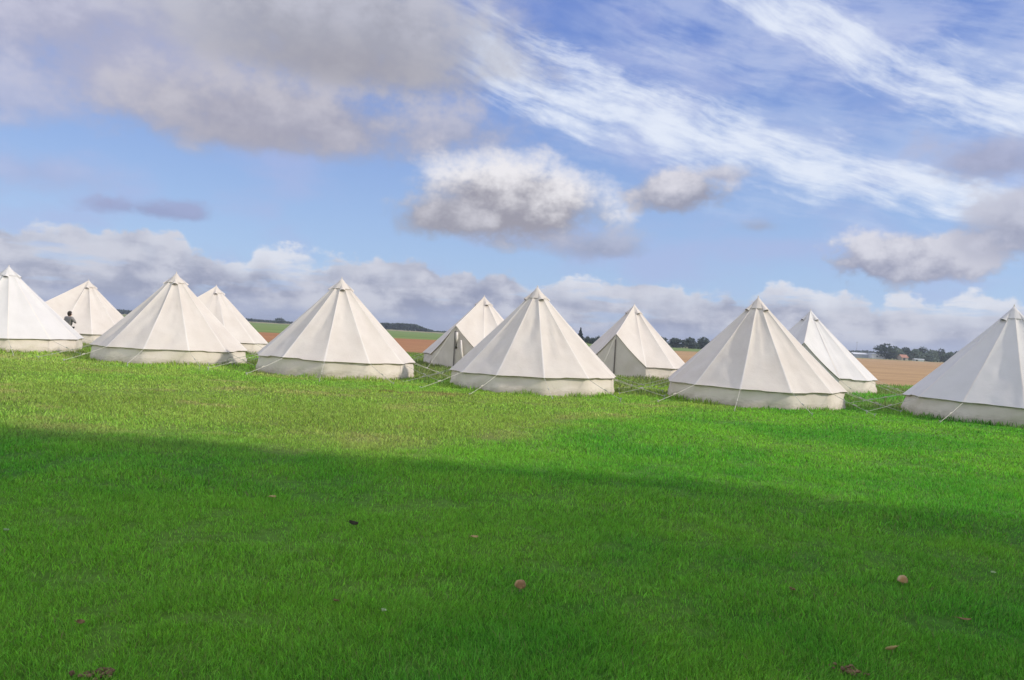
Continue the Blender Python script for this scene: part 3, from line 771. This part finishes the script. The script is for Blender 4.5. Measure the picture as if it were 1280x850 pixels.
RT = [ # bearing, distance, height, width, dark?, label
 (.492, 352, 8.8, 9.5, 1, 'tall dark rounded tree starting the right treeline, next to the white sheds'),
 (.507, 350, 6.6, 7.5, 0, 'grey-green round tree between the tallest dark tree and the orange-roofed house'),
 (.518, 360, 7.4, 7.0, 1, 'dark tree directly behind the orange-roofed house'),
 (.530, 354, 6.6, 6.0, 0, 'small grey-green tree just right of the orange-roofed house'),
 (.540, 362, 8.2, 7.0, 1, 'dark pointed tree behind the low white trailer'),
 (.552, 356, 6.8, 7.0, 0, 'pale bushy tree just right of the low white trailer'),
 (.564, 362, 7.8, 7.5, 1, 'second dark tree to the right of the low white trailer'),
 (.577, 358, 6.2, 7.0, 0, 'low pale tree in the middle of the right half of the right treeline'),
 (.588, 364, 7.2, 7.5, 1, 'dark tree third from the right-hand tent in the right treeline'),
 (.600, 360, 6.8, 7.0, 0, 'pale tree second from the right-hand tent in the right treeline'),
 (.614, 364, 7.2, 8.0, 1, 'last visible dark tree touching the slope of the right-hand tent')]
for i, (t_, d_, h_, w_, dk, lb) in enumerate(RT):
    x, y = at(t_, d_); tree('tree', x, y, h_*.85, w_*1.15, lb, 'tree', M_leafd if dk else M_leafg, 40+i, .42, 1500, group=GR, z0=.05)
for i, t_ in enumerate(np.arange(.63, 1.25, .03)):
    x, y = at(t_, 362+8*math.sin(i*2.1)); tree('tree', x, y, 5.5+1.3*math.sin(i*1.7), 9, 'tree hidden behind the right-hand tent', 'tree', M_leafd if i % 2 else M_leafg, 80+i, .5, 500, group='trees out of view in the right treeline', z0=.05)
MT = [(.172, 300, 6.2, 6, 'dark tree against the right slope of the zip-door tent'), (.198, 296, 5.0, 6.5, 'low dark tree second from the left in the clump between two tents'),
      (.214, 304, 5.0, 5.5, 'small dark tree at the dip in the clump between two tents'), (.234, 298, 5.6, 7.0, 'dark tree third from the right of the clump between two tents'),
      (.252, 302, 6.3, 7.0, 'tallest dark rounded tree in the clump left of the large seamed tent'), (.268, 300, 5.6, 6.5, 'dark tree of the clump partly behind the seamed tent roof')]
for i, (t_, d_, h_, w_, lb) in enumerate(MT):
    x, y = at(t_, d_); tree('tree', x, y, h_*.80, w_*1.2, lb, 'tree', M_leafd, 60+i, .34, 1500, group='dark trees in the clump between two tents', z0=.03)
x, y = at(.0895, 240); tree('conifer', x, y, 5.0, 2.6, 'narrow dark conifer rising above the right slope of the central tent', 'tree', M_conif, 5, .2, 1400, True)
for i, (t_, h_, lb) in enumerate(((.099, 2.6, 'small dark bush just right of the narrow conifer'), (.106, 2.2, 'low dark bush in the middle between conifer and zip-door tent'), (.1135, 2.9, 'dark bush touching the left side of the zip-door tent'))):
    x, y = at(t_, 242); tree('bush', x, y, h_, 2.8, lb, 'bush', M_leafd, 300+i, .18, 500, group='bushes beside the conifer', z0=.02)
x, y = at(.4415, 352); tree('tree', x, y, 3.6, 2.6, 'small dark tree against the roof edge of the white-sided tent, left of the sheds', 'tree', M_conif, 9, .2, 600, z0=.03)
x, y = at(-.3065, 520); tree('tree', x, y, 4.2, 10, 'single low dark tree on the left skyline', 'tree', M_leafd, 12, .35, 900, z0=.02)
# far woods and hedges
def woods(name, t0, t1, d0, h0, h1, n, leaf, seed, label, m_):
    gR = np.random.RandomState(seed); t_ = t0+(t1-t0)*gR.rand(n); d = d0+gR.rand(n)*14; x, y = t_*d, d
    hh = (h0+(h1-h0)*fbm(x*.06+seed, x*.0+2, 4))*(.25+.75*sstep(0, .12, (t_-t0)/(t1-t0))*sstep(1, .72, (t_-t0)/(t1-t0))); z = hh*np.sqrt(gR.rand(n)); u = gR.randn(n, 3); u /= np.linalg.norm(u, axis=1)[:, None]
    v = np.cross(u, gR.randn(n, 3)); v /= np.linalg.norm(v, axis=1)[:, None]; s = leaf*(.5+gR.rand(n))[:, None]; pts = np.c_[x, y, z]
    V_ = np.stack([pts-u*s, pts-v*s*.7, pts+u*s, pts+v*s*.7], 1).reshape(-1, 3)
    return tag(np_mesh(name, V_, np.arange(n*4).reshape(-1, 4), mats=[m_], smooth=False), label, 'woodland', kind='stuff')
woods('far_hedge', -1.3, -.2, 620, 2.0, 4.0, 16000, .9, 1, 'thin dark hedge line on the left skyline', M_leafd)
woods('far_wood', -.19, -.105, 560, 3.0, 6.6, 4500, .8, 2, 'distant dark wood on the skyline left of the flap-door tent', M_leafd)
woods('far_shrubs', -.105, .30, 600, 1.0, 3.2, 7000, .8, 3, 'faint low line of shrubs on the middle skyline', M_leafd)
woods('hedge', .425, .49, 372, 1.6, 2.9, 2600, .4, 4, 'low dark hedge behind the white sheds', M_leafd)
woods('distant_wood', .30, 1.4, 640, 3.0, 6.0, 12000, 1.0, 6, 'faint wood beyond the right treeline', M_leafd)

M_wht = noisy('white_cladding', (.55, .56, .57), (.66, .66, .66), 1.5, .6)
M_gry = noisy('grey_cladding', (.30, .33, .36), (.38, .41, .43), 1.5, .6)
M_roofg = noisy('grey_sheet_roof', (.22, .24, .26), (.30, .32, .34), 2, .6)
M_tile = noisy('orange_tiles', (.34, .16, .11), (.44, .22, .15), 4, .85)
M_dark = noisy('dark_opening', (.03, .03, .035), (.05, .05, .055), 4, .5)
M_ren = noisy('render', (.42, .34, .27), (.52, .43, .34), 2, .9)
def building(name, x, y, w, d, h, rh, wm, rm, label, cat, rz=0, door=.2, win=True):
    root = empty(name, (x, y, 0), rz); tag(root, label, cat)
    v = [(-w/2, -d/2, -.1), (w/2, -d/2, -.1), (w/2, d/2, -.1), (-w/2, d/2, -.1), (-w/2, -d/2, h), (w/2, -d/2, h), (w/2, d/2, h), (-w/2, d/2, h), (-w/2, 0, h+rh), (w/2, 0, h+rh)]
    mesh_obj('wall', v, [(0, 1, 5, 4), (2, 3, 7, 6), (1, 2, 6, 9, 5), (3, 0, 4, 8, 7)], wm, root)
    o_, t_ = .25, .1; sl = rh/(d/2); zz = h-o_*sl
    rv = []
    for s in (-1, 1):
        for dz in (.02, t_+.02): rv += [(-w/2-o_, s*(d/2+o_), zz+dz), (w/2+o_, s*(d/2+o_), zz+dz), (w/2+o_, 0, h+rh+dz), (-w/2-o_, 0, h+rh+dz)]
    F = []
    for b in (0, 8): F += [(b, b+1, b+2, b+3), (b+4, b+7, b+6, b+5), (b, b+4, b+5, b+1), (b+1, b+5, b+6, b+2), (b, b+3, b+7, b+4)]
    mesh_obj('roof', rv, F, rm, root)
    if win: MB().box(-w*door-.45, -w*door+.45, -d/2-.03, -d/2-.002, 0, min(h*.82, 2.1)).build('door', M_dark, root)
    for k in range(max(1, int(w/4)) if win else 0):
        xx = -w/2+w*(k+.5)/max(1, int(w/4))
        if abs(xx+w*door) < 1.8: continue
        MB().box(xx-.45, xx+.45, -d/2-.03, -d/2-.002, h*.42, h*.75).build('window', M_dark, root)
    return root
x, y = at(.4585, 358); building('shed', x, y, 8.4, 6, 1.6, .7, M_gry, M_wht, 'long low grey shed with pale roof, left of the two sheds on the field edge', 'shed', win=False)
x, y = at(.4790, 354); building('shed', x, y, 6.2, 6, 2.1, .35, M_wht, M_wht, 'brighter white shed, right of the two sheds on the field edge', 'shed', win=False)
x, y = at(.5145, 345); building('house', x, y, 2.8, 4, 1.3, 1.2, M_ren, M_tile, 'tiny house with orange tiled roof in front of the right treeline', 'house', door=.1)
x, y = at(.5350, 346); building('trailer', x, y, 4.2, 2.4, .8, .2, M_wht, M_wht, 'low white trailer on the field edge right of the orange-roofed house', 'trailer', door=.3)
M_steel = noisy('mast_steel', (.28, .29, .32), (.34, .35, .38), 3, .6)
for t_, h_, lb in ((.4535, 7.6, 'thin mast rising above the grey shed'), (.4765, 6.2, 'thin fainter mast rising above the white shed')):
    x, y = at(t_, 362); r_ = empty('mast', (x, y, 0)); tag(r_, lb, 'mast', 'masts behind the white sheds')
    MB().tube([(0, 0, -.2), (0, 0, h_)], .10, 6, .05).build('pole', M_steel, r_)
    MB().tube([(-.6, 0, h_*.93), (.6, 0, h_*.93)], .04, 5).build('crossarm', M_steel, r_)

# ------------------------------------------------------------------ farmhouse on the right, outside the picture: it casts the lawn's shadow
def farmhouse():
    root = empty('farmhouse', (12.7, 0, 0)); tag(root, 'tall brick farmhouse beside the lawn, right of the photographer, outside the photo', 'house')
    M_brick, nt, p = mat('brick_wall')
    t = nn(nt, 'ShaderNodeTexCoord'); b = nn(nt, 'ShaderNodeTexBrick', Scale=2.2)
    sx = nt.nodes.new('ShaderNodeSeparateXYZ'); nt.links.new(t.outputs['Object'], sx.inputs[0])
    sm_ = nt.nodes.new('ShaderNodeMath'); nt.links.new(sx.outputs[0], sm_.inputs[0]); nt.links.new(sx.outputs[1], sm_.inputs[1])
    cx_ = nt.nodes.new('ShaderNodeCombineXYZ'); nt.links.new(sm_.outputs[0], cx_.inputs[0]); nt.links.new(sx.outputs[2], cx_.inputs[1]); nt.links.new(cx_.outputs[0], b.inputs[0])
    b.inputs['Color1'].default_value = (.30, .13, .08, 1); b.inputs['Color2'].default_value = (.24, .10, .07, 1); b.inputs['Mortar'].default_value = (.4, .38, .34, 1)
    nt.links.new(b.outputs[0], p.inputs['Base Color']); p.inputs['Roughness'].default_value = .9
    w, y0, y1, h, rh = 4.4, -13, 4.7, 9.5, 3.5
    v = [(-w, y0, -.2), (w, y0, -.2), (w, y1, -.2), (-w, y1, -.2), (-w, y0, h), (w, y0, h), (w, y1, h), (-w, y1, h), (0, y0, h+rh), (0, y1, h+rh)]
    mesh_obj('wall', v, [(0, 1, 5, 8, 4), (1, 2, 6, 5), (2, 3, 7, 9, 6), (3, 0, 4, 7)], M_brick, root)
    M_sl = noisy('slate_roof', (.07, .075, .085), (.12, .125, .135), 6, .6)
    rv, F = [], []
    for s in (-1, 1):
        b0 = len(rv)
        for dz in (.03, .2): rv += [(s*(w+.4), y0-.3, h-.4*rh/w+dz), (s*(w+.4), y1+.3, h-.4*rh/w+dz), (0, y1+.3, h+rh+dz), (0, y0-.3, h+rh+dz)]
        F += [(b0, b0+1, b0+2, b0+3), (b0+4, b0+7, b0+6, b0+5), (b0, b0+4, b0+5, b0+1), (b0+1, b0+5, b0+6, b0+2), (b0, b0+3, b0+7, b0+4)]
    rf = mesh_obj('roof', rv, F, M_sl, root)
    MB().box(-.5, .5, 3.8, 4.7, h+rh-.8, h+rh+1.3).build('chimney', M_brick, rf)
    M_fr = noisy('white_frame', (.7, .7, .68), (.8, .8, .78), 3, .5)
    M_gl, nt, p = mat('window_glass'); p.inputs['Base Color'].default_value = (.03, .04, .05, 1); p.inputs['Roughness'].default_value = .08
    for yy in (-11, -8, -1, 3):
        for zz in (1.0, 4.6):
            f = MB().box(-w-.06, -w-.003, yy-.6, yy+.6, zz, zz+1.5).build('window', M_fr, root)
            mb = MB()
            for a in (-.52, .04): mb.box(-w-.075, -w-.062, yy+a, yy+a+.48, zz+.08, zz+1.42)
            mb.build('pane', M_gl, f)
    d = MB().box(-w-.06, -w-.003, -5.6, -4.5, .0, 2.1).build('door', noisy('green_door', (.05, .12, .08), (.07, .15, .10), 3, .5), root)
    MB().tube([(-w-.12, -4.65, 1.0), (-w-.06, -4.65, 1.0)], .02, 8).build('handle', M_steel, d)
farmhouse()

# ------------------------------------------------------------------ fallen leaves and small things in the lawn
M_lf = {'tan': noisy('tan_leaf', (.34, .25, .09), (.46, .35, .14), 30, .7), 'brown': noisy('brown_leaf', (.17, .11, .045), (.26, .17, .07), 30, .7),
        'pale': noisy('pale_leaf', (.30, .42, .18), (.42, .52, .26), 30, .7), 'dark': noisy('dark_leaf', (.03, .03, .015), (.06, .05, .03), 30, .8)}
def leaf(x, y, L, W_, mk, label, rz, curl=.3, tilt=.2, seed=0):
    L *= .8; W_ *= .8
    z = float(ground_z(x, y)); n, m_ = 14, 6; v, f = [], []
    for i in range(n+1):
        u = i/n; wd = W_/2*math.sin(math.pi*min(1, u*.92+.04))**.75*(1+.12*math.sin(u*17+seed))
        for j in range(m_+1):
            q = -1+2*j/m_; v.append(((u-.5)*L, q*wd, curl*W_*(q*q)*.8+curl*L*(u-.5)**2*1.2))
    for i in range(n):
        for j in range(m_): a = i*(m_+1)+j; f.append((a, a+1, a+m_+2, a+m_+1))
    o = mesh_obj('fallen_leaf', v, f, M_lf[mk], smooth=True)
    b = len(v)
    o.location = (x, y, z+.032); o.rotation_euler = (tilt, tilt*.6, rz)
    s = o.modifiers.new('thick', 'SOLIDIFY'); s.thickness = .0012
    tag(o, label, 'leaf', 'fallen leaves lying on the lawn')
    st = MB().tube([(-L*.5, 0, curl*L*.3), (-L*.72, .004, curl*L*.45)], .0018, 5); st.build('stalk', M_lf[mk], o)
LV = [(-.19, 5.49, .075, .05, 'tan', 'small tan leaf in the grass straight above the round brown mushroom', .4),
 (1.82, 4.70, .06, .05, 'brown', 'reddish-brown leaf half sunk in the grass left of the pale curled mushroom', 1.2),
 (2.01, 3.85, .085, .032, 'tan', 'narrow yellowish leaf standing on end near the bottom right of the lawn', 2.2),
 (3.48, 5.35, .07, .04, 'pale', 'pale green leaf at the right edge of the lawn', .8),
 (-.59, 3.96, .05, .035, 'pale', 'pale green leaf near the bottom of the lawn, left of centre', 1.5),
 (-1.10, 5.63, .085, .055, 'dark', 'dark curled leaf in the left middle of the shaded lawn', .2),
 (-1.97, 6.50, .09, .06, 'tan', 'tan leaf in the shade below the dry straw patch at the shadow edge', .9),
 (-3.24, 4.97, .06, .04, 'pale', 'whitish leaf at the far left edge of the lawn', 1.9),
 (-1.96, 3.58, .045, .035, 'brown', 'brown leaf in the bottom left of the lawn', .3),
 (2.70, 4.38, .11, .03, 'brown', 'thin dry brown leaf below the pale curled mushroom', .1),
 (-.86, 4.05, .05, .04, 'brown', 'small brown leaf beside the dark hollow, left of the pale leaf', 2.5)]
for i, a in enumerate(LV): leaf(*a, curl=.25+.1*(i % 3), tilt=.15+.12*(i % 3), seed=i) if a[5].startswith('narrow') is False else leaf(*a, curl=.3, tilt=.9, seed=i)
def mushroom(x, y, r, h, c, label):
    h = .07
    z = float(ground_z(x, y)); root = empty('mushroom', (x, y, z)); tag(root, label, 'mushroom', 'mushrooms in the lawn')
    v, f = [], []; n = 24; prof = [(0, h), (.35, h*.97), (.65, h*.88), (.88, h*.72), (1, h*.5), (.97, h*.40), (.8, h*.36), (.2, h*.42)]
    for k, (q, zz) in enumerate(prof):
        for i in range(n):
            a = 6.2832*i/n; rr = r*q*(1+.05*math.sin(a*3+x)); v.append((math.cos(a)*rr, math.sin(a)*rr*.94, zz+.004*math.sin(a*2+1)*q))
    for k in range(len(prof)-1):
        for i in range(n): f.append((k*n+i, k*n+(i+1) % n, (k+1)*n+(i+1) % n, (k+1)*n+i))
    mesh_obj('cap', v, f, noisy('mushroom_cap', c[0], c[1], 26, .75, bump=.3, lo=.4, hi=.6), root, smooth=True)
    MB().tube([(0, 0, -.02), (.003, 0, h*.4), (0, 0, h*.7)], r*.24, 10, r*.18).build('stem', noisy('mushroom_stem', (.45, .38, .26), (.55, .47, .34), 20, .8), root, True)
mushroom(.13, 4.45, .034, .058, ((.22, .12, .05), (.42, .27, .12)), 'round brown mushroom in the middle of the lawn')
mushroom(2.68, 5.04, .034, .055, ((.36, .22, .09), (.52, .38, .20)), 'pale curled mushroom at the right of the lawn with darker centre')
# bare soil clods where the turf is worn
def clod(x, y, r, label, seed):
    gR = random.Random(seed); bm = bmesh.new()
    for k in range(46):
        m4 = Matrix.Translation((gR.gauss(0, r*.5), gR.gauss(0, r*.35), gR.uniform(-.016, .004))) @ Matrix.Rotation(gR.uniform(0, 6), 4, 'Z') @ Matrix.Diagonal((1, gR.uniform(.6, 1), gR.uniform(.4, .8), 1))
        bmesh.ops.create_icosphere(bm, subdivisions=2, radius=gR.uniform(.005, .014), matrix=m4)
    for v in bm.verts: v.co += Vector([gR.uniform(-.0025, .0025) for _ in range(3)])
    me = bpy.data.meshes.new('soil_patch'); bm.to_mesh(me); bm.free(); me.materials.append(noisy('bare_soil', (.10, .06, .035), (.26, .17, .09), 18, .95, bump=.5))
    o = bpy.data.objects.new('soil_patch', me); COL.objects.link(o); o.location = (x, y, float(ground_z(x, y))+.022)
    tag(o, label, 'soil', 'patches of bare soil in the lawn', None)
clod(-1.66, 3.15, .07, 'dark crumbly soil patch at the bottom edge of the lawn, far left', 1)
clod(1.70, 3.62, .06, 'crumbly soil and straw patch near the bottom right, left of the narrow leaf', 2)

# ------------------------------------------------------------------ haze: thin even air that pales the far treelines
hz = MB().box(-3050, 3050, -1050, 3050, -1.3, 18.0).build('haze', None)
hm = bpy.data.materials.new('haze'); hm.use_nodes = True; hn = hm.node_tree; hn.nodes.clear()
pv = hn.nodes.new('ShaderNodeVolumePrincipled'); pv.inputs['Color'].default_value = (.78, .84, .95, 1); pv.inputs['Density'].default_value = .00042; pv.inputs['Anisotropy'].default_value = .3
ho = hn.nodes.new('ShaderNodeOutputMaterial'); hn.links.new(pv.outputs[0], ho.inputs['Volume'])
hz.data.materials.clear(); hz.data.materials.append(hm); tag(hz, 'thin pale haze over the fields', 'haze', kind='stuff')
